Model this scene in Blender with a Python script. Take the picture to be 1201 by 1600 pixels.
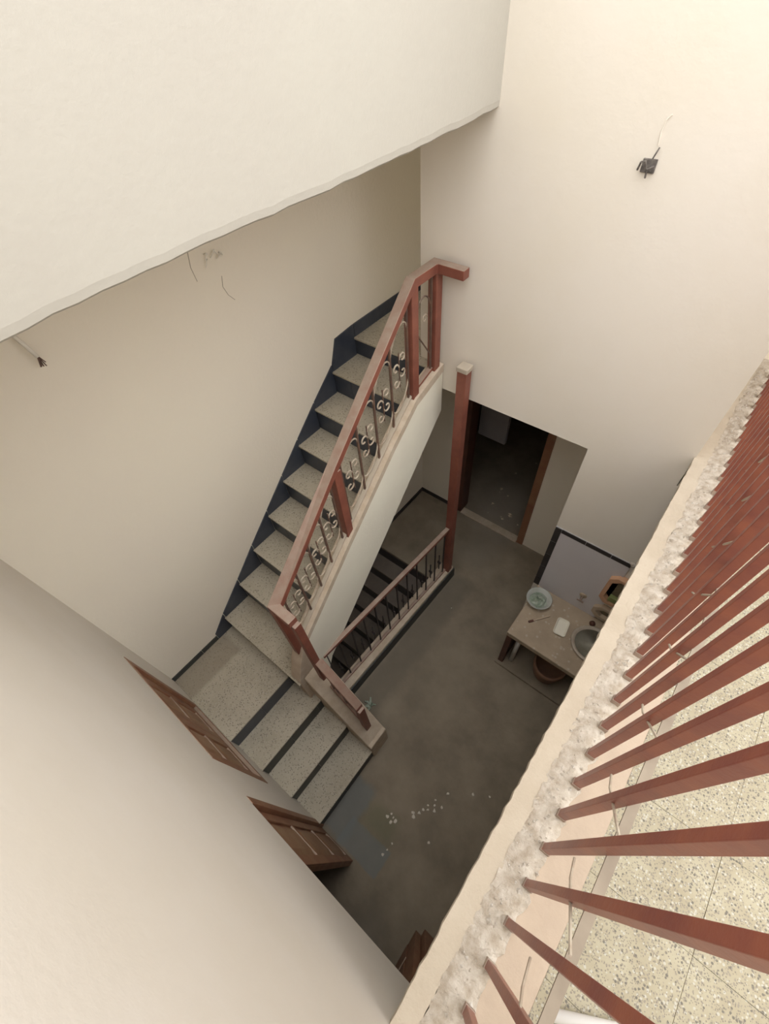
import bpy, math, random
from mathutils import Matrix, Vector

for o in list(bpy.data.objects): bpy.data.objects.remove(o)
S = bpy.context.scene
COL = S.collection
# ---------------------------------------------------------------- camera
cam = bpy.data.objects.new('camera', bpy.data.cameras.new('camera'))
COL.objects.link(cam)
Rm = Matrix(((0.7772404, -0.4652432, 0.4236108), (0.6256756, 0.6426774, -0.4421491), (-0.0665382, 0.6086991, 0.7906061)))
cam.matrix_world = Matrix.Translation((0, 0, 4.5)) @ Rm.to_4x4()
cam.data.sensor_fit = 'HORIZONTAL'; cam.data.sensor_width = 36.0
cam.data.lens = 36.0 * 695.127 / 1201.0
cam.data.clip_start = 0.02
S.camera = cam
# ---------------------------------------------------------------- daylight
SKY = 4.3
W = bpy.data.worlds.new('sky'); S.world = W; W.use_nodes = True
bgn = W.node_tree.nodes['Background']
bgn.inputs[0].default_value = (1.0, 0.985, 0.965, 1); bgn.inputs[1].default_value = 2.6
# evenly overcast sky, a little brighter overhead
_n, _l = W.node_tree.nodes, W.node_tree.links
_tc = _n.new('ShaderNodeTexCoord'); _sp = _n.new('ShaderNodeSeparateXYZ'); _l.new(_tc.outputs['Generated'], _sp.inputs[0])
_mr = _n.new('ShaderNodeMapRange'); _mr.inputs[1].default_value = 0.0; _mr.inputs[2].default_value = 1.0
_mr.inputs[3].default_value = SKY * .45; _mr.inputs[4].default_value = SKY
_l.new(_sp.outputs[2], _mr.inputs[0]); _l.new(_mr.outputs[0], bgn.inputs[1])
S.view_settings.view_transform = 'Standard'; S.view_settings.look = 'None'
S.view_settings.exposure = 0.0; S.view_settings.gamma = 1.0
S.view_settings.use_curve_mapping = False
rnd = random.Random(7)

# ---------------------------------------------------------------- materials
MATS = {}
def mat(name, base, col2=None, scale=4.0, rough=0.85, bump=0.0, bscale=60.0, dust=None, dust_amt=0.8, specks=None, detail=6.0, contrast=(0.35, 0.65), metallic=0.0, stains=None, trans=0.0):
    m = bpy.data.materials.new(name); m.use_nodes = True
    nt = m.node_tree; N = nt.nodes; L = nt.links
    b = N['Principled BSDF']
    geo = N.new('ShaderNodeNewGeometry')
    def noise(s, d=detail, r=0.6):
        n = N.new('ShaderNodeTexNoise'); n.inputs['Scale'].default_value = s
        n.inputs['Detail'].default_value = d; n.inputs['Roughness'].default_value = r
        L.new(geo.outputs['Position'], n.inputs['Vector']); return n.outputs['Fac']
    def ramp(src, a, c):
        r = N.new('ShaderNodeMapRange'); r.inputs[1].default_value = a; r.inputs[2].default_value = c
        L.new(src, r.inputs[0]); return r.outputs[0]
    def mix(fac, a, c):
        x = N.new('ShaderNodeMix'); x.data_type = 'RGBA'
        if isinstance(fac, float): x.inputs[0].default_value = fac
        else: L.new(fac, x.inputs[0])
        for i, v in ((6, a), (7, c)):
            if isinstance(v, tuple): x.inputs[i].default_value = (*v, 1)
            else: L.new(v, x.inputs[i])
        return x.outputs[2]
    def math_(op, a, c):
        x = N.new('ShaderNodeMath'); x.operation = op
        for i, v in ((0, a), (1, c)):
            if isinstance(v, (int, float)): x.inputs[i].default_value = v
            else: L.new(v, x.inputs[i])
        return x.outputs[0]
    cur = base
    if col2: cur = mix(ramp(noise(scale), *contrast), base, col2)
    if specks:
        for (sc, thr, c) in specks:
            v = N.new('ShaderNodeTexVoronoi'); v.inputs['Scale'].default_value = sc
            L.new(geo.outputs['Position'], v.inputs['Vector'])
            n2 = N.new('ShaderNodeSeparateColor'); L.new(v.outputs['Color'], n2.inputs[0])
            k = ramp(n2.outputs[0], thr, thr + 0.02)
            d = ramp(v.outputs['Distance'], 0.5, 0.35)
            cur = mix(math_('MULTIPLY', k, d), cur, c)
    if stains:
        for (x0, x1, y0, y1, soft, c, amt) in stains:   # worn or patched areas with edges of their own
            sp = N.new('ShaderNodeSeparateXYZ'); L.new(geo.outputs['Position'], sp.inputs[0])
            jit = math_('MULTIPLY', math_('SUBTRACT', noise(9.0), 0.5), 0.10 if soft > .02 else 0.03)
            px = math_('ADD', sp.outputs[0], jit); py = math_('ADD', sp.outputs[1], jit)
            f = ramp(px, x0 - soft, x0 + soft)
            for v, a, c2 in ((px, x1 + soft, x1 - soft), (py, y0 - soft, y0 + soft), (py, y1 + soft, y1 - soft)):
                f = math_('MULTIPLY', f, ramp(v, a, c2))
            cur = mix(math_('MULTIPLY', f, amt), cur, c)
    if dust:
        sp = N.new('ShaderNodeSeparateXYZ'); L.new(geo.outputs['Normal'], sp.inputs[0])
        up = ramp(sp.outputs[2], 0.40, 0.72)
        f = math_('MULTIPLY', up, math_('ADD', math_('MULTIPLY', ramp(noise(14.0), .3, .7), 0.4), dust_amt - 0.3))
        cur = mix(f, cur, dust)
    if isinstance(cur, tuple): b.inputs['Base Color'].default_value = (*cur, 1)
    else: L.new(cur, b.inputs['Base Color'])
    b.inputs['Roughness'].default_value = rough; b.inputs['Metallic'].default_value = metallic
    if trans: b.inputs['Transmission Weight'].default_value = trans
    if bump:
        bn = N.new('ShaderNodeBump'); bn.inputs['Strength'].default_value = bump; bn.inputs['Distance'].default_value = 0.01
        L.new(noise(bscale), bn.inputs['Height']); L.new(bn.outputs[0], b.inputs['Normal'])
    MATS[name] = m; return m
DUST = (0.37, 0.30, 0.24)
mat('plaster_near', (0.715, 0.67, 0.605), (0.68, 0.63, 0.55), 1.6, .9, .12, 45)
mat('plaster_left', (0.87, 0.81, 0.685), (0.85, 0.785, 0.675), 1.1, .9, .2, 45)
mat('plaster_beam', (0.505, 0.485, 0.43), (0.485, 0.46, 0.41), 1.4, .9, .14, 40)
mat('plaster_far', (0.77, 0.72, 0.645), (0.745, 0.69, 0.595), 1.3, .9, .12, 45)
mat('plaster_cream', (0.86, 0.83, 0.70), (0.82, 0.78, 0.66), 3, .9, .2, 45)
mat('plaster_raw', (0.52, 0.42, 0.31), (0.62, 0.53, 0.42), 12, .95, .5, 70)
mat('plaster_curb', (0.53, 0.46, 0.365), (0.47, 0.40, 0.31), 5, .9, .4, 60)
mat('plaster_rough', (0.40, 0.335, 0.26), (0.58, 0.525, 0.45), 26, .95, 1.0, 60)
mat('plaster_white', (0.66, 0.62, 0.56), (0.50, 0.43, 0.35), 40, .95, 1.0, 90)
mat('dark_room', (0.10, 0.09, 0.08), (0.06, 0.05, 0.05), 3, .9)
mat('grey_panel', (0.35, 0.34, 0.36), None, 3, .7)
mat('floor_cement', (0.20, 0.165, 0.12), (0.30, 0.25, 0.185), 2.4, .8, .15, 30, contrast=(.36, .64), stains=[
    (-1.24, -0.95, 0.5, 2.3, .05, (0.15, 0.13, 0.10), .6),
    (-.78, -.545, -.35, .10, .025, (0.185, 0.205, 0.205), .65), (-.60, -.20, -.36, -.15, .008, (0.19, 0.21, 0.21), .65),
    (-.53, -.25, -.14, .06, .05, (0.20, 0.19, 0.12), .7), (-.15, .05, -1.0, -.55, .12, (0.25, 0.23, 0.20), .5),
    (-1.35, -.95, 2.5, 3.1, .1, (0.24, 0.21, 0.17), .6), (-1.55, -.95, 3.1, 3.9, .2, (0.33, 0.29, 0.24), .8), (-0.9, -0.6, .9, 1.7, .25, (0.23, 0.20, 0.15), .45)])
mat('basement_tread', (0.19, 0.16, 0.13), (0.15, 0.125, 0.105), 4, .85, .1)
mat('terrazzo_tread', (0.50, 0.455, 0.36), (0.42, 0.375, 0.29), 3.5, .75, .1, 60, specks=[(95, .72, (.25, .22, .18)), (120, .75, (.52, .48, .40))],
    stains=[(-2.3, -2.0, -.4, .16, .02, (0.27, 0.225, 0.17), .6)])
mat('terrazzo_floor', (0.37, 0.335, 0.235), (0.31, 0.27, 0.18), 9, .6, .05, 60, specks=[(150, .62, (.24, .21, .16)), (120, .72, (.42, .40, .33)), (125, .80, (.13, .115, .09)), (240, .7, (.18, .155, .12))])
mat('screed_border', (0.48, 0.385, 0.295), (0.43, 0.345, 0.265), 6, .85, .3, 60)
mat('blue_tile', (0.035, 0.042, 0.062), (0.055, 0.065, 0.085), 6, .32, .03)
mat('grout', (0.40, 0.40, 0.40), None, 5, .9)
mat('dark_tile', (0.022, 0.02, 0.022), (0.035, 0.03, 0.03), 8, .3)
mat('skirting_dark', (0.035, 0.04, 0.04), (0.05, 0.055, 0.05), 8, .5)
mat('wood_red', (0.25, 0.085, 0.055), (0.19, 0.062, 0.042), 9, .5, .1, 80, dust=DUST, dust_amt=.85)
mat('wood_bar', (0.27, 0.085, 0.05), (0.20, 0.06, 0.045), 10, .38, .1, 60, dust=DUST, dust_amt=.6)
mat('bar_foot_dust', (0.38, 0.30, 0.24), (0.30, 0.22, 0.18), 20, .8)
mat('door_wood', (0.24, 0.10, 0.055), (0.30, 0.16, 0.085), 6, .5, .1, 50, dust=DUST, dust_amt=.85)
mat('door_panel_wood', (0.33, 0.20, 0.11), (0.27, 0.13, 0.07), 7, .5, .1, 50, dust=DUST, dust_amt=.85)
mat('dark_wood', (0.11, 0.04, 0.025), (0.08, 0.03, 0.02), 8, .5, .1)
mat('iron', (0.16, 0.09, 0.06), (0.09, 0.055, 0.045), 18, .6, dust=DUST, dust_amt=.6)
mat('iron_pale', (0.50, 0.44, 0.35), (0.36, 0.28, 0.21), 22, .7)
mat('iron_dark', (0.05, 0.035, 0.03), (0.035, 0.03, 0.03), 18, .6)
mat('rail_dusty', (0.42, 0.365, 0.29), (0.47, 0.41, 0.33), 10, .85)
mat('flat_iron', (0.30, 0.25, 0.19), (0.25, 0.205, 0.155), 12, .8)
mat('panel_tile', (0.66, 0.63, 0.65), (0.62, 0.595, 0.61), 2, .35)
mat('counter_stone', (0.42, 0.33, 0.235), (0.35, 0.275, 0.195), 7, .6, .1, 60, specks=[(40, .9, (.45, .38, .3))])
mat('ceramic', (0.80, 0.76, 0.64), None, 5, .25)
mat('basin_ceramic', (0.50, 0.44, 0.36), (0.36, 0.30, 0.235), 8, .4)
mat('basin_inside', (0.40, 0.39, 0.33), (0.28, 0.265, 0.21), 8, .3)
mat('bowl_glass', (0.60, 0.62, 0.57), (0.72, 0.73, 0.69), 12, .2, trans=.35)
mat('foil', (0.20, 0.26, 0.19), (0.40, 0.44, 0.37), 20, .5)
mat('plastic_orange', (0.62, 0.36, 0.22), None, 5, .4)
mat('plastic_pink', (0.46, 0.36, 0.26), None, 5, .5)
mat('plastic_green', (0.22, 0.25, 0.09), None, 5, .4)
mat('recess_brown', (0.20, 0.16, 0.10), None, 5, .7)
mat('terracotta', (0.23, 0.125, 0.075), (0.19, 0.10, 0.065), 9, .8)
mat('pvc', (0.80, 0.80, 0.78), None, 5, .35)
mat('wire', (0.80, 0.76, 0.68), None, 5, .6)
mat('box_dark', (0.07, 0.06, 0.055), (0.2, .18, .16), 60, .8)
mat('chip', (0.70, 0.65, 0.57), None, 5, .9)

# ---------------------------------------------------------------- mesh helpers
class MB:
    def __init__(s): s.v = []; s.f = []
    def add(s, vs, fs):
        k = len(s.v); s.v += [tuple(p) for p in vs]; s.f += [tuple(i + k for i in f) for f in fs]; return s
    def box(s, x0, x1, y0, y1, z0, z1):
        return s.add([(x, y, z) for z in (z0, z1) for y in (y0, y1) for x in (x0, x1)],
                     [(0, 2, 3, 1), (4, 5, 7, 6), (0, 1, 5, 4), (1, 3, 7, 5), (3, 2, 6, 7), (2, 0, 4, 6)])
    def prism(s, a, b):     # two matching 3-D outlines
        n = len(a)
        return s.add(list(a) + list(b), [tuple(range(n)), tuple(range(2 * n - 1, n - 1, -1))] +
                     [(i, i + n, (i + 1) % n + n, (i + 1) % n) for i in range(n)])
    def bar(s, p, q, w, h, up=(0, 0, 1)):   # rectangular section from p to q
        p = Vector(p); q = Vector(q); d = (q - p).normalized(); u = Vector(up)
        sd = d.cross(u)
        if sd.length < 1e-4: sd = d.cross(Vector((1, 0, 0)))
        sd.normalize(); u = sd.cross(d).normalized()
        A = [p + sd * a * w / 2 + u * b * h / 2 for a, b in ((-1, -1), (1, -1), (1, 1), (-1, 1))]
        return s.prism(A, [x + (q - p) for x in A])
    def tube(s, pts, r, n=6):
        pts = [Vector(p) for p in pts]; rings = []
        d0 = (pts[1] - pts[0]).normalized(); u = d0.orthogonal().normalized()
        for i, p in enumerate(pts):
            d = (pts[min(i + 1, len(pts) - 1)] - pts[max(i - 1, 0)]).normalized()
            u = (u - d * u.dot(d)).normalized(); w = d.cross(u)
            rings.append([p + (u * math.cos(2 * math.pi * k / n) + w * math.sin(2 * math.pi * k / n)) * r for k in range(n)])
        vs = [v for rg in rings for v in rg]; fs = []
        for i in range(len(pts) - 1):
            for k in range(n): fs.append((i * n + k, i * n + (k + 1) % n, (i + 1) * n + (k + 1) % n, (i + 1) * n + k))
        fs += [tuple(range(n - 1, -1, -1)), tuple(range(len(vs) - n, len(vs)))]
        return s.add(vs, fs)
    def lathe(s, prof, c, n=24, sx=1, sy=1):
        vs = []; fs = []
        for r, z in prof:
            for k in range(n):
                a = 2 * math.pi * k / n; vs.append((c[0] + r * sx * math.cos(a), c[1] + r * sy * math.sin(a), c[2] + z))
        for i in range(len(prof) - 1):
            for k in range(n): fs.append((i * n + k, i * n + (k + 1) % n, (i + 1) * n + (k + 1) % n, (i + 1) * n + k))
        fs += [tuple(range(n - 1, -1, -1)), tuple(range(len(vs) - n, len(vs)))]
        return s.add(vs, fs)
def obj(name, mb, m, parent=None, bevel=0.0, smooth=False, label=None, kind=None, origin=None):
    me = bpy.data.meshes.new(name)
    o0 = Vector(origin) if origin else Vector((0, 0, 0))
    me.from_pydata([tuple(Vector(v) - o0) for v in mb.v], [], mb.f); me.update()
    import bmesh
    bm = bmesh.new(); bm.from_mesh(me); bmesh.ops.recalc_face_normals(bm, faces=bm.faces); bm.to_mesh(me); bm.free()
    me.materials.append(MATS[m])
    if smooth:
        for p in me.polygons: p.use_smooth = True
    o = bpy.data.objects.new(name, me); COL.objects.link(o); o.location = o0
    if parent:
        o.parent = parent
        pw = parent
        off = Vector((0, 0, 0))
        while pw: off += Vector(pw.location); pw = pw.parent
        o.location = o0 - off
    if bevel:
        b = o.modifiers.new('bevel', 'BEVEL'); b.width = bevel; b.segments = 2; b.limit_method = 'ANGLE'
    if label: o['label'] = label
    if kind: o['kind'] = kind
    return o
def thing(name, label, cat, loc=(0, 0, 0), group=None):
    o = bpy.data.objects.new(name, None); COL.objects.link(o); o.location = loc
    o.empty_display_size = .1
    o['label'] = label; o['category'] = cat
    if group: o['group'] = group
    return o
def tag(o, label, cat, group=None):
    o['label'] = label; o['category'] = cat
    if group: o['group'] = group
    return o
def struct(name, mb, m, bevel=0.0, label=None, smooth=False):
    o = obj(name, mb, m, None, bevel, smooth); o['kind'] = 'structure'
    if label: o['label'] = label
    return o
def inst(src, parent, delta):
    c = src.copy(); COL.objects.link(c); c.parent = parent; c.location = src.location + Vector(delta); return c

# ---------------------------------------------------------------- key dimensions (metres)
XL, YN, YF, YB, TOP = -2.24, -0.355, 2.28, 3.10, 5.0
XE, XW = 0.15, 3.00                 # balcony edge, far right wall
BZ = 2.68                           # balcony level
def XO(y): return -1.33 - 0.0706 * (y - 0.4)     # outer face of the upper flight's stringer
def XI(y): return XO(y) - 0.095
def XR(y): return XO(y) - 0.045

# ---------------------------------------------------------------- structure
def subdiv_edge_beam():
    # hanging wall with a slightly wavy lower plaster edge
    m = MB(); n = 60; r = random.Random(3)
    ys = [YN + (3.4 - YN) * i / n for i in range(n + 1)]
    w = [4.003 + 0.006 * math.sin(y * 3.1) + r.uniform(-.003, .003) for y in ys]
    vs = []
    for y, z in zip(ys, w):
        vs += [(-1.24, y, TOP), (-1.24, y, z + .03), (-1.243, y, z + .008), (-1.255, y, z), (-1.36, y, z), (-1.36, y, TOP)]
    fs = []
    for i in range(n):
        for k in range(6): fs.append((i * 6 + k, i * 6 + (k + 1) % 6, (i + 1) * 6 + (k + 1) % 6, (i + 1) * 6 + k))
    fs += [tuple(range(6)), tuple(range(n * 6, n * 6 + 6))]
    return m.add(vs, fs)
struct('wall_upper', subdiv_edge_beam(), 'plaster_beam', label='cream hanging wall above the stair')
struct('ceiling_stair', MB().box(XL, -1.36, YN, 3.4, 4.02, 4.2), 'plaster_left', label='slab over the stair')
struct('wall_left', MB().box(XL - .15, XL, YN - .15, 3.55, -2.2, 4.2), 'plaster_left', label='beige wall beside the upper flight')

# near wall with cupboard recess and double door opening
DX0, DX1, DZ = -0.80, 0.285, 1.985
WX0, WX1, WZ0, WZ1 = -1.925, -1.065, 0.95, 1.99
m = MB()
m.box(XL, WX0, YN - .18, YN, 0, TOP); m.box(WX0, WX1, YN - .18, YN, 0, WZ0); m.box(WX0, WX1, YN - .18, YN, WZ1, TOP)
m.box(WX1, DX0, YN - .18, YN, 0, TOP); m.box(DX0, DX1, YN - .18, YN, DZ, TOP); m.box(DX1, XW, YN - .18, YN, 0, TOP)
struct('wall_near', m, 'plaster_near', label='pale plaster wall with the wooden doors')
# far wall: upper part over the lintel, and the lower right part behind the sink counter
m = MB(); m.box(-1.66, XE, YF, YF + .14, 2.455, TOP); m.box(-1.66, XE, YF + .14, YF + .16, 2.455, TOP)
m.box(XE - .12, XE, YF + .16, 3.4, BZ, TOP)
struct('wall_far', m, 'plaster_far', label='pinkish cream wall opposite, over the ground floor passage')
struct('wall_sink', MB().box(-.374, XW, YF, YB, 0, 2.455), 'plaster_far', label='wall behind the sink counter')
struct('floor_upper', MB().box(XL, XE, YF + .001, 3.4, 2.456, 2.632), 'terrazzo_tread', label='upper floor at the head of the stair')
struct('wall_back_upper', MB().box(XL, XW, 3.4, 3.55, 2.456, TOP), 'plaster_left')
m = MB(); m.box(XL, -1.70, YB, YB + .15, -2.2, 2.455); m.box(-.785, -.374, YB, YB + .15, 0, 2.455); m.box(-.374, XW, YB, YB + .15, 0, 2.455); m.box(-1.70, -.785, YB, YB + .15, 2.15, 2.455)
struct('wall_back', m, 'plaster_left', label='ground floor wall with the dark doorway')
struct('wall_right', MB().box(XW, XW + .15, -3, 3.55, 0, BZ + 1.0), 'plaster_near', label='unseen right wall, cut low to let in side sky light')  # out of view; height kept low so side sky light reaches the stair
# ground floor with the basement stair opening left out
m = MB(); m.box(-1.395, XW, -3.0, YB, -.15, 0); m.box(XL, -1.395, 2.08, YB, -.15, 0); m.box(XL, -1.395, -3.0, .5, -.15, 0); m.box(XL, .9, YB, 6.2, -.15, 0)
struct('floor', m, 'floor_cement', label='dusty brown cement floor')
m = MB(); m.box(XL, .9, 6.2, 6.3, 0, 2.3); m.box(XL - .1, XL, YB + .15, 6.3, 0, 2.3); m.box(.9, 1.0, YB + .15, 6.3, 0, 2.3); m.box(XL - .1, 1.0, YB + .15, 6.3, 2.3, 2.4)
struct('wall_dark_room', m, 'dark_room', label='unlit room beyond the far doorway')
m = MB(); m.box(XL, XW, -3.1, -3.0, 0, 2.4); m.box(XL - .1, XL, -3.1, YN - .18, 0, 2.4); m.box(XL - .1, XW, -3.1, YN - .18, 2.4, 2.5)
struct('wall_near_room', m, 'dark_room', label='unlit room beyond the near door')
# balcony slab
m = MB(); m.box(XE + .035, XW, YN, 3.4, 2.45, BZ - .015)
struct('balcony_slab', m, 'plaster_curb', label='upper floor slab on the right')

# balcony edge strip: smooth plaster lip with wobble, rough band, screed border
def strip(x0, x1, z0, wob, r, jag0=0.0, jag1=0.0, nx=2, n=120, zb=None, bulge=0.0):
    m = MB(); vs = []; fs = []
    ys = [YN + (3.4 - YN) * i / n for i in range(n + 1)]
    for y in ys:
        a = x0 + r.uniform(-1, 1) * jag0; b = x1 + r.uniform(-1, 1) * jag1
        for k in range(nx + 1):
            t = k / nx
            vs.append((a + (b - a) * t, y, z0 + r.uniform(-1, 1) * wob + bulge * math.sin(math.pi * t)))
        vs.append((b, y, zb)); vs.append((a, y, zb))
    q = nx + 3
    for i in range(n):
        for k in range(q): fs.append((i * q + k, i * q + (k + 1) % q, (i + 1) * q + (k + 1) % q, (i + 1) * q + k))
    fs += [tuple(range(q)), tuple(range(n * q, n * q + q))]
    return m.add(vs, fs)
r = random.Random(5)
struct('trim_1', strip(XE - .004, .215, BZ + .004, .0012, r, .0025, .006, 2, 130, BZ - .04), 'plaster_curb', smooth=False, label='plaster lip along the balcony edge')
struct('trim_2', strip(.209, .315, BZ + .004, .004, r, .004, .010, 6, 200, BZ - .03, .005), 'plaster_rough', smooth=False, label='rough mortar band under the balcony bars')
struct('trim_3', strip(.305, .43, BZ - .001, .0004, r, .0, .0, 1, 10, BZ - .04), 'screed_border', label='pinkish screed border of the balcony')
# terrazzo tiles of the balcony
m0 = MB().box(0, .2992, 0, .2992, -.012, 0)
bf = thing('balcony_floor', 'speckled cream terrazzo tile floor behind the red bars', 'floor', (.43, YN, BZ)); del bf['category']; bf['kind'] = 'structure'
t0 = None
for i in range(9):
    for j in range(12):
        if t0 is None:
            t0 = obj('tile', m0, 'terrazzo_floor', bf, .0006, origin=(0, 0, 0)); t0.location = (0, .05, 0)
        else: inst(t0, bf, (.3 * i, .3 * j, rnd.uniform(-.0008, .0008)))
# crumbs on the rough band
m = MB()
for k in range(420):
    y = rnd.uniform(YN + .05, 3.3); x = rnd.gauss(.262, .022); sz = rnd.uniform(.0025, .009) * (1.6 if rnd.random() < .12 else 1)
    if x < .212 or x > .32: continue
    c = Vector((x, y, BZ + .007)); vs = []
    for a in ((1, 0, 0), (-1, 0, 0), (0, 1, 0), (0, -1, 0), (0, 0, 1), (0, 0, -1)):
        vs.append(c + Vector(a) * sz * rnd.uniform(.6, 1.2))
    m.add(vs, [(0, 2, 4), (2, 1, 4), (1, 3, 4), (3, 0, 4), (2, 0, 5), (1, 2, 5), (3, 1, 5), (0, 3, 5)])
o = obj('mortar_crumbs', m, 'plaster_white'); o['kind'] = 'stuff'; tag(o, 'loose white mortar crumbs along the foot of the balcony bars', 'rubble')

# ---------------------------------------------------------------- staircase
NY = [.253, .505, .747, .986, 1.222, 1.456, 1.692, 1.937, 2.213]
NZ = [1.065, 1.285, 1.505, 1.711, 1.915, 2.118, 2.314, 2.503, 2.650]
LX = [-1.524, -1.258, -1.008, -0.757]     # riser planes of the lower flight
LZ = [.89, .67, .45, .222]
st = thing('staircase', 'L-shaped dusty terrazzo staircase with dark blue tiled risers against the beige wall', 'staircase', (-1.8, .6, 0))
# treads of the upper flight
for i in range(9):
    y0 = NY[i] - .012; y1 = NY[i + 1] + .005 if i < 8 else 3.38
    xo = (lambda y: XO(y) + .004) if i == 0 else XI
    zt = NZ[i]; zb = zt - .016
    y1x = min(y1, 3.3)
    a = [(XL, y0, zb), (xo(y0), y0, zb), (xo(y0), y0, zt), (XL, y0, zt)]
    if i == 0: a = [(XL, y0, zb), (-1.315, y0, zb), (-1.315, y0, zt), (XL, y0, zt)]
    b = [(XL, y1, zb), (XI(y1x), y1, zb), (XI(y1x), y1, zt), (XL, y1, zt)]
    obj('tread', MB().prism(a, b), 'terrazzo_tread', st, .003)
# riser tiles of the upper flight
for i in range(9):
    z0 = (NZ[i - 1] if i else LZ[0]) + .002; z1 = NZ[i] - .018; y = NY[i]
    xr = XI(y) if i else -1.345
    off = -.12 * (i % 2)
    x = XL + .002; first = True
    obj('riser_backing', MB().box(XL, xr, y + .012, y + .03, z0 - .002, z1 + .002), 'grout', st)
    while x < xr - .01:
        x1 = min(x + (.3 + off if first else .3), xr); first = False
        obj('riser_tile', MB().box(x + .0015, x1 - .0015, y + .003, y + .012, z0, z1), 'blue_tile', st)
        x = x1
# core of the upper flight (waist slab) and stringer
def under(y): return 1.045 + (y - .798) * .815
poly = [(NY[0] + .03, .70), (NY[0] + .03, NZ[0] - .028)]
for i in range(1, 9): poly += [(NY[i] + .03, NZ[i - 1] - .028), (NY[i] + .03, NZ[i] - .028)]
poly += [(YF, NZ[8] - .028), (YF, 2.24), (2.27, 2.24), (.60, under(.60)), (.5, .70)]
obj('waist_slab', MB().prism([(XL, y, z) for y, z in poly], [(XI(y) + .01, y, z) for y, z in poly]), 'plaster_cream', st)
# stringer with the plaster upstand that carries the railing
stop = [(.262, 1.10), (.33, 1.30), (.40, 1.44), (.483, 1.545), (1.07, 2.00), (1.644, 2.42), (1.93, 2.60), (2.272, 2.665)]
sbot = [(2.272, 2.26), (.798, 1.045), (.60, .885), (.5, .68), (.262, .68)]
sp = stop + sbot
obj('stringer', MB().prism([(XO(y), y, z) for y, z in sp], [(XI(y), y, z) for y, z in sp]), 'plaster_cream', st, .006, label='cream plastered stringer of the upper flight')
ft = [(.258, .68), (.258, 1.095), (.328, 1.305), (.398, 1.445), (.47, 1.54), (.47, .68)]
obj('stringer_foot', MB().prism([(XO(y) + .004, y, z) for y, z in ft], [(XI(y) - .004, y, z) for y, z in ft]), 'plaster_raw', st, .006, label='bare mortar foot of the stringer')
cp = [(y, z + .004) for y, z in stop[2:]]
tri = cp + [(y, z - .06) for y, z in reversed(cp)]
obj('stringer_cap', MB().prism([(XO(y) + .003, y, z) for y, z in tri], [(XI(y) - .003, y, z) for y, z in tri]), 'plaster_raw', st, label='bare mortar capping of the stringer')
# landing
obj('landing', MB().box(XL, LX[0] + .012, YN, NY[0] + .02, LZ[0] - .018, LZ[0]), 'terrazzo_tread', st, .003, label='square terrazzo landing')
obj('landing_core', MB().box(XL, LX[0] - .012, YN, .5, 0, LZ[0] - .018), 'plaster_cream', st)
# lower flight
YC0, YC1 = .30, .50
for k in range(1, 4):
    obj('tread', MB().box(LX[k - 1] - .01, LX[k] + .012, YN, YC0 + .02, LZ[k] - .018, LZ[k]), 'terrazzo_tread', st, .003)
    obj('step_core', MB().box(LX[k - 1] - .02, LX[k] - .012, YN, .5, 0, LZ[k] - .018), 'plaster_cream', st)
for k in range(4):
    z0 = LZ[k + 1] if k < 3 else 0; z1 = LZ[k] - .019; x = LX[k]
    ye = YC0 if k < 3 else .498
    obj('riser_backing', MB().box(x - .015, x - .009, YN + .001, ye, z0, z1), 'grout', st)
    y = YN + .002; n = 0
    while y < ye - .01:
        y1 = min(y + .3, ye)
        obj('riser_tile', MB().box(x - .009, x, y + .0015, y1 - .0015, z0 + .001, z1), 'blue_tile' if k < 1 else 'skirting_dark', st); y = y1
pt = [(-1.325, 0), (-1.325, 1.09), (-1.27, 1.02), (-.775, .36), (-.742, .345), (-.742, 0)]
obj('lower_upstand', MB().prism([(x, YC0, z) for x, z in pt], [(x, YC1, z) for x, z in pt]), 'plaster_raw', st, .008, label='sloping mortar upstand beside the lower steps')
# skirting tiles that step up the left wall
def skirt(poly):
    obj('skirting_tile', MB().prism([(XL + .001, y, z) for y, z in poly], [(XL + .012, y, z) for y, z in poly]), 'blue_tile', st)
def sk(y): # upper edge of skirting
    import bisect
    j = max(0, min(7, bisect.bisect_right(NY, y) - 1))
    t = (y - NY[j]) / (NY[j + 1] - NY[j]); return NZ[j] + (NZ[j + 1] - NZ[j]) * t + .055
g = .003
for i in range(-1, 8):
    if i == -1:
        skirt([(.105, LZ[0]), (NY[0] - g, LZ[0]), (NY[0] - g, NZ[0]), (NY[0] - g, NZ[0] + .05), (.105, LZ[0] + .08)]); continue
    ya, yb = NY[i] + g, NY[i + 1] - g
    top_b = sk(yb) if i < 7 else NZ[7] + .235
    top_a = sk(ya)
    if i == 7:
        skirt([(ya, NZ[i]), (yb, NZ[i]), (yb, NZ[8] + .10), (ya + .07, NZ[8] + .085), (ya, top_a)])
    else:
        skirt([(ya, NZ[i]), (yb, NZ[i]), (yb, top_b), (ya, top_a)])
y = NY[8] + g
while y < 3.3:
    skirt([(y, NZ[8]), (y + .297, NZ[8]), (y + .297, NZ[8] + .10), (y, NZ[8] + .10)]); y += .3
for y0, y1 in ((YN, -.06), (-.057, .102)):
    obj('skirting_tile', MB().box(XL + .001, XL + .012, y0, y1, LZ[0], LZ[0] + .05), 'skirting_dark', st)
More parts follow.
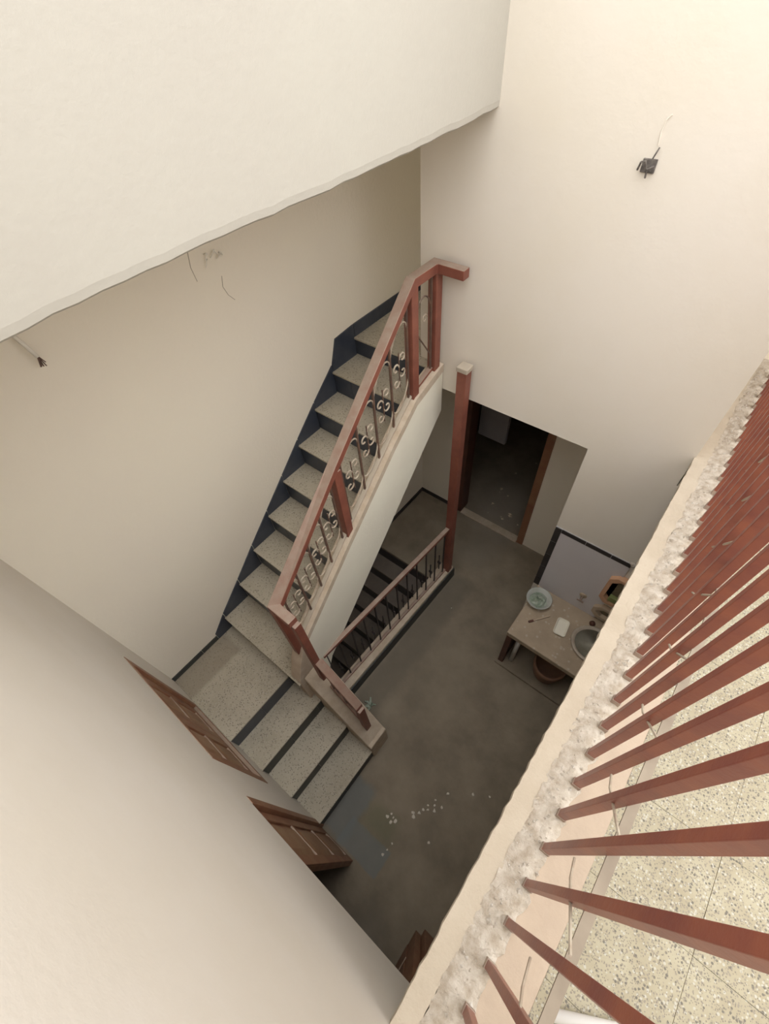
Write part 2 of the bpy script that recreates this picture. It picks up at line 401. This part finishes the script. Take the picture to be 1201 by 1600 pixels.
# wall skirting below the near shutter at landing level
# ---------------------------------------------------------------- basement flight
bs = thing('basement_staircase', 'dark cement steps going down under the upper flight behind the low railing', 'staircase', (-1.8, 2.0, 0))
for k in range(9):
    y1 = 2.08 - .19 * k; y0 = y1 - .19 - .004; z = -.19 * (k + 1)
    if y0 < .5: y0 = .5
    obj('tread', MB().box(XL, -1.395, y0, y1, z - .03, z), 'basement_tread', bs, .003)
    obj('riser', MB().box(XL, -1.395, y1 - .004, y1 + .012, z, z + .16), 'dark_tile', bs)
m = MB(); m.box(XL, -1.395, .49, .52, -2.1, 0); m.box(-1.395, -1.36, .5, 2.1, -2.1, -.15); m.box(XL, -1.395, .5, 2.1, -2.15, -2.1); m.box(XL, -1.395, 2.09, 2.2, -2.1, -.15)
struct('wall_basement', m, 'plaster_cream', label='walls of the basement stair shaft')
obj('skirting', MB().box(XL, XL + .012, 2.02, YB, 0, .055).box(XL, -1.70, YB - .012, YB, 0, .055), 'dark_tile', None)
bpy.data.objects['skirting'].name = 'baseboard_back'; bpy.data.objects['baseboard_back']['kind'] = 'structure'

# curb round the opening
cb = lambda y, s: -1.262 + (y - .5) * .027 + s
m = MB()
a = [(cb(.5, -.13), .502, 0), (cb(.5, .008), .502, 0), (cb(.5, 0), .502, .19), (cb(.5, -.13), .502, .19)]
b = [(cb(2.28, -.13), 2.27, 0), (cb(2.28, .008), 2.27, 0), (cb(2.28, 0), 2.27, .19), (cb(2.28, -.13), 2.27, .19)]
struct('trim_4', m.prism(a, b), 'plaster_raw', .008, label='low curb round the basement stair opening')
a = [(cb(.5, .006), .503, 0), (cb(.5, .016), .503, 0), (cb(.5, .012), .503, .155), (cb(.5, .002), .503, .155)]
b = [(cb(2.28, .006), 2.275, 0), (cb(2.28, .016), 2.275, 0), (cb(2.28, .012), 2.275, .155), (cb(2.28, .002), 2.275, .155)]
struct('baseboard_curb', MB().prism(a, b), 'skirting_dark', label='dark tile skirting of the low curb')

# ---------------------------------------------------------------- railing of the upper flight
def lerp(a, b, t): return a + (b - a) * t
def interp(tab, y):
    for (y0, z0), (y1, z1) in zip(tab, tab[1:]):
        if y <= y1: return lerp(z0, z1, (y - y0) / (y1 - y0))
    return tab[-1][1]
sr = thing('stair_railing', 'reddish brown railing with scroll ironwork along the upper flight', 'railing', (-1.4, 1.2, 1.4))
HR = [(.40, 2.085), (1.10, 2.665), (1.945, 3.345)]
hp = lambda y: Vector((XR(y), y, interp(HR, y)))
def rail_path(pts, w, h, name, par, m='wood_red'):
    mb = MB(); rings = []
    pts = [Vector(p) for p in pts]
    for i, p in enumerate(pts):
        d1 = (p - pts[i - 1]).normalized() if i else (pts[1] - p).normalized()
        d2 = (pts[i + 1] - p).normalized() if i < len(pts) - 1 else d1
        h1 = Vector((d1.x, d1.y, 0)).normalized(); h2 = Vector((d2.x, d2.y, 0)).normalized()
        s1 = Vector((h1.y, -h1.x, 0)); s2 = Vector((h2.y, -h2.x, 0)); s = (s1 + s2).normalized(); s /= max(.5, s.dot(s1))
        rings.append([p + s * a * w / 2 + Vector((0, 0, b * h / 2)) for a, b in ((-1, -1), (1, -1), (1, 1), (-1, 1))])
    vs = [v for rg in rings for v in rg]; fs = [(0, 1, 2, 3), tuple(range(len(vs) - 4, len(vs)))]
    for i in range(len(rings) - 1):
        for k in range(4): fs.append((i * 4 + k, i * 4 + (k + 1) % 4, (i + 1) * 4 + (k + 1) % 4, (i + 1) * 4 + k))
    return obj(name, mb.add(vs, fs), m, par, .004)
n2 = Vector((XR(2.21), 2.21, 3.33))
rail_path([(-1.215, .40, 2.085), hp(.40), hp(1.10), hp(1.945), n2, (-1.30, 2.215, 3.325)], .062, .055, 'handrail', sr)
bt = lambda y: interp(stop, y)
def post(par, x, y, z0, z1, w=.058, d=.05, name='newel_post', m='wood_red'):
    return obj(name, MB().box(x - w / 2, x + w / 2, y - d / 2, y + d / 2, z0, z1), m, par, .004)
post(sr, XR(1.945), 1.945, 2.585, 3.325, .062, .062)
post(sr, XR(2.21), 2.21, 2.65, 3.31, .062, .062)
post(sr, XR(1.105), 1.105, 2.00, 2.64, .058, .058)
post(sr, XR(.39), .392, 1.40, 2.06, .052, .05)
post(sr, -1.215, .405, 1.08, 2.06, .052, .05)
# bottom rail lies on the upstand
rail_path([(XR(y) - .005, y, bt(y) + .022) for y in (.45, 1.07, 1.644, 1.92)], .035, .022, 'bottom_rail', sr, 'rail_dusty')
rail_path([(XR(y) - .005, y, bt(y) + .022) for y in (1.97, 2.19)], .035, .022, 'bottom_rail', sr, 'wood_red')
def arc(c, r, a0, a1, n=10, U=Vector((0, 1, 0)), V=Vector((0, 0, 1)), ru=None):
    ru = ru or r
    return [Vector(c) + U * ru * math.cos(lerp(a0, a1, k / n)) + V * r * math.sin(lerp(a0, a1, k / n)) for k in range(n + 1)]
def spiral(c, r, a0, turns, U, V, n=14):
    return [Vector(c) + (U * math.cos(a0 + turns * 2 * math.pi * k / n) + V * math.sin(a0 + turns * 2 * math.pi * k / n)) * r * (1 - .6 * k / n) for k in range(n + 1)]
V3 = Vector((0, 0, 1))
def infill(par, p0, p1, zb0, zt0, zb1, zt1, nb, m_bar='iron', m_orn='iron_pale', orn=True, rb=.006):
    """bars at equal steps from p0 to p1 (plan points); bottoms/tops interpolated; ornament in every gap"""
    for k in range(nb + 1):
        t = k / nb; p = Vector((lerp(p0[0], p1[0], t), lerp(p0[1], p1[1], t), 0))
        zb = lerp(zb0, zb1, t); zt = lerp(zt0, zt1, t)
        obj('baluster', MB().bar(p + V3 * zb, p + V3 * zt, rb * 2, rb * 2, (0, 1, 0)), m_bar, par)
        if not orn or k == nb: continue
        t1 = (k + 1) / nb; q = Vector((lerp(p0[0], p1[0], t1), lerp(p0[1], p1[1], t1), 0))
        zb2 = lerp(zb0, zb1, t1); zt2 = lerp(zt0, zt1, t1)
        U = (q - p) + V3 * (zb2 - zb); w = U.length; Ud = U.normalized(); H = (q - p).normalized(); hw = (q - p).length
        sl = (zb2 - zb) / hw
        base = (p + q) / 2 + V3 * (zb + zb2) / 2; top = (p + q) / 2 + V3 * (zt + zt2) / 2
        # arches hugging the bottom and the top rail
        mb = MB(); n = 12
        mb.tube([base + H * (hw / 2) * math.cos(math.pi + math.pi * j / n) + V3 * (sl * (hw / 2) * math.cos(math.pi + math.pi * j / n) + .17 + .11 * math.sin(math.pi + math.pi * j / n)) for j in range(n + 1)], .005, 5)
        obj('arch', mb, m_orn, par)
        mb = MB()
        mb.tube([top + H * (hw / 2) * math.cos(math.pi - math.pi * j / n) + V3 * (sl * (hw / 2) * math.cos(math.pi - math.pi * j / n) - .17 + .11 * math.sin(math.pi - math.pi * j / n)) for j in range(n + 1)], .005, 5)
        obj('arch', mb, m_orn, par)
        c = (base + top) / 2
        for sx in (-1, 1):
            for sz in (-1, 1):
                cc = c + H * sx * .036 + V3 * (sz * .05 + sl * sx * .034)
                obj('scroll', MB().tube(spiral(cc, .034, (0 if sx < 0 else math.pi) , -sx * sz * .85, H, V3), .0055, 5), m_orn, par)
        obj('centre_stem', MB().bar(c - V3 * .12, c + V3 * .12, .006, .006, (0, 1, 0)), m_bar, par)
def rail_h(y): return interp(HR, y) - .03
def infill_y(par, ya, yb, nb, **kw):
    infill(par, (XR(ya) - .004, ya), (XR(yb) - .004, yb), bt(ya) + .03, rail_h(ya), bt(yb) + .03, rail_h(yb), nb, **kw)
infill_y(sr, .47, 1.05, 4)
infill_y(sr, 1.16, 1.90, 4)
# short top panel: two bars, hoop, slanting rod
for y in (1.995, 2.165): obj('baluster', MB().bar((XR(y), y, bt(y) + .03), (XR(y), y, 3.30), .012, .012, (0, 1, 0)), 'iron', sr)
obj('hoop', MB().tube(arc((XR(2.08), 2.08, 3.10), .11, .35, math.pi, 12, ru=.07) + [Vector((XR(2.01), 2.01, 3.0)), Vector((XR(2.15), 2.155, 2.80)), Vector((XR(2.16), 2.16, 2.70))], .005, 5), 'iron', sr)
obj('scroll', MB().tube(spiral((XR(2.09), 2.09, 3.07), .028, 0, .9, Vector((0, 1, 0)), V3), .004, 5), 'iron_pale', sr)

# ---------------------------------------------------------------- railing of the lower flight
lr = thing('stair_railing', 'short dusty railing sloping down beside the lower steps, seen end on', 'railing', (-1.05, .40, .6))
p0, p1 = Vector((-1.19, .415, 1.42)), Vector((-.86, .405, 1.03))
rail_path([p0, p1], .062, .05, 'handrail', lr)
post(lr, -.865, .405, .40, 1.01, .055, .055)
ub = lambda x: lerp(1.02, .36, (x + 1.27) / .495)
rail_path([(-1.18, .41, ub(-1.18) + .02), (-.90, .405, ub(-.90) + .02)], .03, .02, 'bottom_rail', lr, 'wood_red')
infill(lr, (-1.15, .41), (-.93, .405), ub(-1.15) + .03, 1.345, ub(-.93) + .03, 1.09, 2, 'iron', 'iron')

# ---------------------------------------------------------------- railing round the basement stair
gr = thing('stair_railing', 'low dark railing on the curb between floor and basement steps', 'railing', (-1.3, 1.4, .19))
ga, gb = Vector((-1.345, .52, 0)), Vector((-1.262, 2.17, 0))
rail_path([ga + V3 * 1.03 + Vector((-.005, 0, 0)), gb + V3 * .975], .042, .036, 'handrail', gr, 'wood_red')
rail_path([ga + V3 * .215, gb + V3 * .215], .03, .02, 'bottom_rail', gr, 'wood_red')
infill(gr, (ga.x, ga.y + .03), (gb.x, gb.y - .05), .22, 1.0, .22, .95, 11, 'iron_dark', 'iron_dark', orn=False, rb=.0055)
for k in range(11):
    t = (k + .5) / 11; c = Vector((lerp(ga.x, gb.x, t), lerp(.55, 2.12, t), .55))
    obj('centre_stem', MB().bar(c - V3 * .16, c + V3 * .10, .010, .008, (0, 1, 0)), 'iron_dark', gr)
    obj('collar', MB().bar(c - V3 * .05, c - V3 * .02, .034, .012, (0, 1, 0)), 'iron_dark', gr)
pp = thing('wooden_post', 'tall square reddish wooden post rising from the end of the low curb', 'post', (-1.252, 2.2, .19))
obj('shaft', MB().box(-1.288, -1.216, 2.165, 2.235, .19, 2.735), 'wood_red', pp, .004)
obj('cap', MB().box(-1.294, -1.210, 2.16, 2.24, 2.735, 2.77), 'rail_dusty', pp, .005, label='dusty pale top')

# ---------------------------------------------------------------- balcony railing
br = thing('balcony_railing', 'row of tall reddish brown bars along the balcony edge at the right', 'railing', (.3, 1.5, BZ))
BX = .297
Y0 = -.197; n = 31
b0 = MB().box(-.013, .013, -.011, .011, .0, 1.62); f0 = MB().box(-.015, .015, -.013, .013, .0, .035)
first = None
for k in range(n):
    y = Y0 + .1135 * k
    if first is None:
        first = obj('baluster', b0, 'wood_bar', br, .0015); first.location = (BX - .3, y - 1.5, 0)
        foot = obj('dusty_foot', f0, 'bar_foot_dust', first); foot.location = (0, 0, 0)
    else:
        c = inst(first, br, (0, .1135 * k, 0)); fc = foot.copy(); COL.objects.link(fc); fc.parent = c
obj('handrail', MB().box(BX - .03, BX + .03, YN + .01, 3.38, BZ + 1.61, BZ + 1.66), 'wood_bar', br, .005)
obj('flat_rail', MB().box(BX + .011, BX + .033, YN + .01, 3.38, BZ + .585, BZ + .591), 'flat_iron', br)
for k in range(0, n - 2, 2):
    y = Y0 + .1135 * k
    mb = MB().tube([(BX, y + .2, BZ + .40), (BX - .004, y + .15, BZ + .46), (BX, y + .02, BZ + .66)], .0035, 5)
    obj('brace_rod', mb, 'iron_pale', br)

# ---------------------------------------------------------------- near wall joinery
def leaf(par, x0, x1, z0, z1, y, th=.04, rows=2, frame=.075):
    lf = obj('leaf', MB().box(x0, x1, y - th, y - .012, z0, z1), 'door_wood', par, .002)
    for a, b, c, d in ((x0, x0 + frame, z0, z1), (x1 - frame, x1, z0, z1), (x0 + frame, x1 - frame, z0, z0 + frame), (x0 + frame, x1 - frame, z1 - frame, z1)):
        obj('rail' if b - a > frame * 1.2 else 'stile', MB().box(a, b, y - .012, y, c, d), 'door_wood', lf, .003)
    zi0, zi1 = z0 + frame, z1 - frame; h = (zi1 - zi0 - frame * .7 * (rows - 1)) / rows
    for k in range(rows):
        a = zi0 + k * (h + frame * .7)
        if k: obj('rail', MB().box(x0 + frame, x1 - frame, y - .012, y, a - frame * .7, a), 'door_wood', lf, .003)
        X0, X1, A, B = x0 + frame + .012, x1 - frame - .012, a + .012, a + h - .012; i = .03
        o1 = [(X0, y - .012, A), (X1, y - .012, A), (X1, y - .012, B), (X0, y - .012, B)]
        o2 = [(X0 + i, y - .001, A + i), (X1 - i, y - .001, A + i), (X1 - i, y - .001, B - i), (X0 + i, y - .001, B - i)]
        obj('raised_panel', MB().prism(o1, o2), 'door_panel_wood', lf)
    return lf
w = thing('window_1', 'brown wooden double shutter set in the pale wall above the landing', 'window', (-1.5, YN, WZ0)); del w['category']; w['kind'] = 'structure'
t = .05
for a in ((WX0, WX0 + t, WZ0, WZ1), (WX1 - t, WX1, WZ0, WZ1), (WX0 + t, WX1 - t, WZ0, WZ0 + t), (WX0 + t, WX1 - t, WZ1 - t, WZ1)):
    obj('frame', MB().box(a[0], a[1], YN - .10, YN + .004, a[2], a[3]), 'door_wood', w, .003)
xm = (WX0 + WX1) / 2
leaf(w, WX0 + t + .003, xm - .002, WZ0 + t + .003, WZ1 - t - .003, YN - .016)
leaf(w, xm + .002, WX1 - t - .003, WZ0 + t + .003, WZ1 - t - .003, YN - .016)
d = thing('door_1', 'brown panelled door leaf beside the lowest step in the pale wall', 'door', (-.6, YN, 0)); del d['category']; d['kind'] = 'structure'
obj('frame', MB().box(DX0, DX0 + .05, YN - .12, YN + .004, 0, DZ), 'door_wood', d, .003)
obj('frame', MB().box(DX1 - .012, DX1 + .12, YN - .16, YN + .014, 0, DZ + .05), 'door_wood', d, .003)
obj('frame', MB().box(DX0 + .05, DX1, YN - .14, YN - .05, DZ - .05, DZ), 'door_wood', d, .003)
leaf(d, DX0 + .053, -.405, .01, DZ - .052, YN - .02, rows=3, frame=.06, th=.045)
# right leaf swung inward against the jamb
rl = obj('leaf', MB().box(DX1 - .06, DX1 - .016, YN - .62, YN - .03, .01, DZ - .06), 'door_wood', d, .003, label='open right leaf')
for z0, z1 in ((.1, .6), (.7, 1.25), (1.35, 1.85)):
    obj('raised_panel', MB().box(DX1 - .068, DX1 - .06, YN - .54, YN - .12, z0, z1), 'door_wood', rl, .003)

# ---------------------------------------------------------------- far doorway
d2 = thing('door_2', 'dark open doorway with reddish brown jambs in the ground floor passage', 'door', (-1.25, YB, 0)); del d2['category']; d2['kind'] = 'structure'
obj('frame', MB().box(-.86, -.785, YB - .015, YB + .15, 0, 2.15), 'door_wood', d2, .003)
obj('frame', MB().box(-1.71, -1.635, YB - .015, YB + .15, 0, 2.15), 'dark_wood', d2, .003)
obj('frame', MB().box(-1.635, -.86, YB - .015, YB + .15, 2.08, 2.15), 'dark_wood', d2, .003)
obj('sill', MB().box(-1.63, -.865, YB - .03, YB + .06, 0, .022), 'plaster_raw', d2, .004, label='pale worn threshold')
# open leaf and cabinet inside the dark room
obj('leaf', MB().box(-.905, -.865, YB + .15, YB + .85, .02, 2.07), 'dark_wood', d2, .003, label='dark leaf swung into the unlit room')
cbn = thing('wall_cabinet', 'grey cabinet panel hanging in the dark room beyond the far doorway', 'cabinet', (-1.62, 3.62, .84))
obj('body', MB().box(-1.80, -1.45, 3.62, 3.66, .84, 1.9), 'grey_panel', cbn, .004)
obj('door', MB().box(-1.797, -1.453, 3.605, 3.62, .845, 1.895), 'grey_panel', cbn, .003)
m = MB()
for k in range(16):
    x = rnd.uniform(-1.5, -.95); y = 3.25 + 1.2 * rnd.random() ** 1.5; s = rnd.uniform(.008, .03)
    m.add([(x + a * s * rnd.uniform(.6, 1.3), y + b * s * rnd.uniform(.6, 1.3), c * s * .6) for a, b, c in ((1, 0, 0), (0, 1, 0), (-1, 0, 0), (0, -1, 0), (0, 0, 1))], [(0, 1, 4), (1, 2, 4), (2, 3, 4), (3, 0, 4), (0, 3, 2, 1)])
o = obj('rubble', m, 'plaster_raw'); o['kind'] = 'stuff'; tag(o, 'scattered rubble on the floor of the dark room beyond the doorway', 'rubble')

# ---------------------------------------------------------------- sink counter
CX0, CX1, CY0, CZ = -.325, 1.5, 1.70, .75
kc = thing('sink_counter', 'dusty brown stone sink counter against the far wall', 'counter', (.4, 2.0, 0))
obj('worktop', MB().box(CX0, CX1, CY0, YF - .001, CZ - .065, CZ), 'counter_stone', kc, .006)
obj('leg', MB().box(CX0 + .005, CX0 + .055, CY0 + .02, CY0 + .30, .03, CZ - .05), 'dark_wood', kc, .003)
obj('leg', MB().box(1.40, 1.46, CY0 + .02, CY0 + .30, .03, CZ - .05), 'dark_wood', kc, .003)
obj('plinth', MB().box(CX0 - .01, CX1, CY0 - .01, YF - .001, 0, .03), 'floor_cement', kc, .004)
bx, by = .30, 2.02
rim = MB().lathe([(.150, .002), (.178, .004), (.185, .015), (.180, .026), (.160, .026), (.150, .012)], (bx, by, CZ), 32, 1.0, .92)
wb = thing('wash_basin', 'dusty oval wash basin set in the brown counter', 'basin', (bx, by, CZ))
obj('rim', rim, 'basin_ceramic', wb, smooth=True)
obj('bowl', MB().lathe([(.150, .012), (.13, .004), (.05, .002), (.03, .001)], (bx, by, CZ + .001), 32, 1.0, .92), 'basin_inside', wb, smooth=True)
obj('drain', MB().lathe([(.02, .0), (.02, .006), (.008, .006)], (bx - .02, by, CZ + .003), 16), 'iron', wb, smooth=True)
# tiled splashback
spb = thing('splashback', 'grey lilac splashback edged with black tiles behind the counter', 'splashback', (-.1, YF, 1.1)); del spb['category']; spb['kind'] = 'structure'
PX0, PX1, PZ1 = -.372, .205, 1.635
obj('panel', MB().box(PX0 + .05, PX1, YF - .012, YF, CZ, PZ1 - .04), 'panel_tile', spb, .001)
obj('grout_backing', MB().box(PX0, PX0 + .05, YF - .008, YF, CZ, PZ1).box(PX0 + .05, PX1, YF - .008, YF, PZ1 - .04, PZ1), 'grout', spb)
z = PZ1
for k in range(5):
    z0 = max(CZ, z - .19); obj('edge_tile', MB().box(PX0, PX0 + .049, YF - .014, YF - .008, z0 + .006, z - .005), 'dark_tile', spb); z = z0
x = PX0 + .05
for k in range(3):
    x1 = min(PX1, x + .192); obj('edge_tile', MB().box(x + .002, x1 - .002, YF - .014, YF - .008, PZ1 - .039, PZ1), 'dark_tile', spb); x = x1
obj('broken_corner', MB().lathe([(.03, 0), (.022, .01), (.008, .018)], (0, 0, 0), 9), 'plaster_white', spb)
o = bpy.data.objects['broken_corner']; o.location = Vector((.212, YF, 1.63)) - spb.location; o.rotation_euler = (math.pi / 2, 0, 0)
# glass bowl
gb_ = thing('bowl', 'pale translucent green bowl on the left end of the counter', 'bowl', (-.25, 2.12, CZ))
gp = [(.05, .002), (.085, .02), (.108, .055), (.112, .06), (.104, .057), (.08, .026), (.045, .008)]
obj('bowl_body', MB().lathe(gp, (-.25, 2.12, CZ), 28), 'bowl_glass', gb_, smooth=True)
mb = MB(); rr = random.Random(2); vs = []; fs = []; nn = 14
for i in range(5):
    for k in range(nn):
        a = 2 * math.pi * k / nn; q = .085 * (1 - i / 5) * rr.uniform(.8, 1.1)
        vs.append((-.25 + q * math.cos(a), 2.12 + q * math.sin(a), CZ + .02 + .012 * i * rr.uniform(.7, 1.3)))
for i in range(4):
    for k in range(nn): fs.append((i * nn + k, i * nn + (k + 1) % nn, (i + 1) * nn + (k + 1) % nn, (i + 1) * nn + k))
fs += [tuple(range(4 * nn, 5 * nn)), tuple(range(nn))]
o = obj('crumpled_wrap', mb.add(vs, fs), 'foil'); tag(o, 'crumpled greenish plastic wrap lying in the pale bowl', 'wrapping')
# soap dish
def rot2(pts, c, a): return [(c[0] + x * math.cos(a) - y * math.sin(a), c[1] + x * math.sin(a) + y * math.cos(a)) for x, y in pts]
def rrect(w, h, r, n=4):
    pts = []
    for cx, cy, a0 in ((w / 2 - r, h / 2 - r, 0), (-w / 2 + r, h / 2 - r, 90), (-w / 2 + r, -h / 2 + r, 180), (w / 2 - r, -h / 2 + r, 270)):
        for k in range(n + 1): a = math.radians(a0 + 90 * k / n); pts.append((cx + r * math.cos(a), cy + r * math.sin(a)))
    return pts
def loft(layers, c, ang):
    vs = []; fs = []
    for w_, h_, r_, z_ in layers: vs += [(*p, z_) for p in rot2(rrect(w_, h_, r_), c, ang)]
    n_ = len(rrect(1, 1, .1))
    for i in range(len(layers) - 1):
        for k in range(n_): fs.append((i * n_ + k, i * n_ + (k + 1) % n_, (i + 1) * n_ + (k + 1) % n_, (i + 1) * n_ + k))
    fs += [tuple(range(n_)), tuple(range(len(vs) - n_, len(vs)))]
    return MB().add(vs, fs)
sd = obj('soap_dish', loft([(.07, .13, .02, CZ + .001), (.105, .165, .025, CZ + .02), (.098, .158, .023, CZ + .021), (.075, .135, .02, CZ + .008)], (.022, 2.01), .12), 'ceramic', smooth=False)
tag(sd, 'cream rectangular soap dish in the middle of the counter', 'dish')
bsx = thing('brush', 'thin brush with a dark tip lying in front of the pale bowl', 'brush', (-.15, 1.98, CZ))
obj('handle', MB().bar((-.195, 1.925, CZ + .008), (-.10, 2.05, CZ + .008), .012, .009), 'plastic_pink', bsx, .002)
obj('bristles', MB().bar((-.222, 1.89, CZ + .010), (-.195, 1.925, CZ + .009), .018, .014), 'dark_wood', bsx, .002)
# wall trays
def tray(name, x0, x1, z0, z1, dep, m_rim, label, inner):
    t_ = thing(name, label, 'tray', ((x0 + x1) / 2, YF, z0))
    c = .05
    def outl(i, y): return [(x0 + i + c, y, z0 + i), (x1 - i, y, z0 + i), (x1 - i, y, z1 - i), (x0 + i + c, y, z1 - i), (x0 + i, y, z1 - i - c), (x0 + i, y, z0 + i + c)]
    A = outl(0, YF - .001); B = outl(0, YF - dep); Cc = outl(.03, YF - dep); D = outl(.035, YF - .012)
    vs = A + B + Cc + D; fs = []
    for l in range(3):
        for k in range(6): fs.append((l * 6 + k, l * 6 + (k + 1) % 6, (l + 1) * 6 + (k + 1) % 6, (l + 1) * 6 + k))
    fs += [tuple(range(5, -1, -1))]
    obj('rim', MB().add(vs, fs), m_rim, t_)
    obj('recess', MB().prism(outl(.034, YF - .012), outl(.034, YF - .010)), inner, t_)
    return t_
tr = tray('wall_tray', .135, .40, 1.09, 1.46, .05, 'plastic_orange', 'orange rimmed wall tray beside the splashback', 'recess_brown')
obj('sponge', MB().box(.20, .36, YF - .05, YF - .013, 1.14, 1.20), 'plastic_green', None, .006)
tag(bpy.data.objects['sponge'], 'olive green sponge in the orange rimmed wall tray', 'sponge')
tray('wall_tray', .15, .42, .83, 1.00, .045, 'plastic_pink', 'beige soap tray low on the wall above the basin', 'recess_brown')
tp = thing('wall_tap', 'small round brass tap valve on the splashback above the basin', 'tap', (.04, YF - .012, .975))
obj('rosette', MB().lathe([(.032, 0), (.028, .008), (.012, .014)], (0, 0, 0), 16), 'counter_stone', tp); 
bpy.data.objects['rosette'].rotation_euler = (math.pi / 2, 0, 0); bpy.data.objects['rosette'].location = (0, 0, 0)
o = obj('spindle', MB().tube([(.04, YF - .02, .975), (.04, YF - .075, .975)], .009, 8).tube([(.012, YF - .075, .975), (.068, YF - .075, .975)], .007, 6), 'iron', tp)
o = obj('knob', MB().lathe([(.022, 0), (.026, .012), (.018, .03), (.006, .034)], (.215, 2.20, CZ), 14), 'dark_wood', None, smooth=True)
o.name = 'tap_knob'; tag(o, 'small round brown knob on the counter behind the basin', 'knob')
# things below the counter
pot = thing('pot', 'terracotta pot standing under the counter', 'pot', (.105, 1.86, .03))
obj('pot_body', MB().lathe([(.075, 0), (.12, .10), (.145, .24), (.15, .30), (.13, .30), (.11, .12)], (.105, 1.86, .03), 24), 'terracotta', pot, smooth=True)
pv = obj('drain_pipe', MB().tube([(-.215, 1.80, .03), (-.215, 1.80, .70)], .022, 12), 'pvc', smooth=True); tag(pv, 'white upright pipe beside the front leg of the counter', 'pipe')
pv = obj('plastic_pipe', MB().tube([(.47, -.06, BZ + .017), (.90, .19, BZ + .017)], .015, 12), 'pvc', smooth=True); tag(pv, 'pale plastic pipe lying on the terrazzo balcony floor', 'pipe')

# ---------------------------------------------------------------- wiring on the walls
def plan(c, u, v, p): return [Vector(c) + Vector(u) * a + Vector(v) * b + Vector((0, -.012, 0)) * k for a, b, k in p]
w1 = thing('junction_box', 'small open junction box with bare wires high on the far wall', 'electrical box', (-.555, YF, 3.885))
obj('box', MB().box(-.588, -.535, YF - .008, YF, 3.86, 3.905), 'box_dark', w1, .002)
wr = MB().tube([(-0.597, YF - .012, 3.868), (-0.587, YF - .03, 3.898), (-0.572, YF - .03, 3.903), (-0.562, YF - .02, 3.873)], .004, 5).tube([(-0.557, YF - .02, 3.848), (-0.557, YF - .03, 3.878), (-0.537, YF - .025, 3.888)], .004, 5).tube([(-0.552, YF - .02, 3.908), (-0.542, YF - .012, 3.943)], .003, 5)
obj('wires', wr, 'box_dark', w1)
o = obj('cable_groove', MB().tube([(-0.553, YF - .001, 3.945), (-0.558, YF - .001, 3.985), (-0.552, YF - .001, 4.02), (-0.54, YF - .001, 4.035)], .0025, 5), 'plaster_far'); tag(o, 'short raised cable line above the junction box', 'cable')
w2 = thing('cable_stub', 'pale cable stub with frayed end sticking from the left wall under the beam', 'cable', (XL, .33, 3.6))
obj('sheath', MB().tube([(XL, .30, 3.66), (XL + .035, .315, 3.60), (XL + .045, .33, 3.53)], .009, 7), 'wire', w2, smooth=True)
mb = MB(); rr = random.Random(9)
for k in range(6): mb.tube([(XL + .045, .33, 3.535), (XL + .03 + rr.uniform(-.01, .02), .345 + rr.uniform(-.03, .03), 3.49 + rr.uniform(-.015, .015))], .003, 4)
obj('frayed_wires', mb, 'iron', w2)
mb = MB()
for k in range(9):
    y, z = 1.28 + rr.uniform(-.05, .06), 3.62 + rr.uniform(-.06, .04)
    mb.tube([(XL + .002, y, z), (XL + .02, y + rr.uniform(-.02, .02), z + rr.uniform(-.02, .02)), (XL + .012, y + rr.uniform(-.03, .03), z + rr.uniform(-.03, .0))], .003, 4)
o = obj('loose_wires', mb, 'wire'); tag(o, 'tangle of thin loose wires on the left wall under the beam edge', 'wires')
for lb, pts in (('thin straight crack in the left wall plaster under the beam', [(1.165, 3.63), (1.15, 3.56), (1.156, 3.49)]), ('short curved crack low on the left wall plaster beneath the loose wires', [(1.30, 3.46), (1.285, 3.41), (1.30, 3.36), (1.33, 3.32)])):
    o = obj('plaster_crack', MB().tube([(XL + .0005, y, z) for y, z in pts], .0022, 4), 'rail_dusty'); tag(o, lb, 'crack')
# ---------------------------------------------------------------- chips on the floor
spots = [(-.221, .178), (-.138, .273), (-.068, .474), (-.054, .357), (-.375, .026), (-.327, .008), (.219, .673), (-.20, .16), (-.18, .21), (-.244, -.196), (-.231, -.095), (0, .096), (-.236, -.15), (-.996, 1.919), (-.30, .04), (-.155, .30), (-.11, .33), (-.09, .30), (-.165, .25), (-.125, .37), (-.36, .06), (-.33, .05), (.10, .60)]
for k, (x, y) in enumerate(spots):
    s = rnd.uniform(.007, .017); mb = MB(); nv = 6; vs = []
    for j in range(nv):
        a = 2 * math.pi * j / nv; q = s * rnd.uniform(.5, 1.2); vs.append((x + q * math.cos(a), y + q * math.sin(a), .0005))
    vs += [(x + (a - x) * .7, y + (b - y) * .7, .005) for a, b, c in vs]
    mb.prism(vs[:nv], vs[nv:])
    o = obj('plaster_chip', mb, 'chip'); tag(o, 'tiny pale plaster chip in the scatter across the middle of the brown cement floor', 'plaster chip', 'plaster chips on the cement floor')
    if (x, y) == (-.996, 1.919): o['label'] = 'lone pale plaster chip on the floor near the low curb railing'; del o['group']
    if (x, y) == (0, .096): o['label'] = 'lone pale plaster chip on the floor nearest the balcony edge, apart from the cluster'; del o['group']
# dark plant tuft at the curb corner
mb = MB()
for k in range(14):
    a = rr.uniform(0, 6.28); l = rr.uniform(.03, .07); c = Vector((-1.06 + rr.uniform(-.02, .02), .615 + rr.uniform(-.02, .02), .0))
    e = c + Vector((math.cos(a) * l, math.sin(a) * l, rr.uniform(.01, .05))); mb.bar(c, e, .012, .002)
o = obj('debris', mb, 'foil'); tag(o, 'small tuft of dark rubbish on the floor by the curb corner', 'debris')
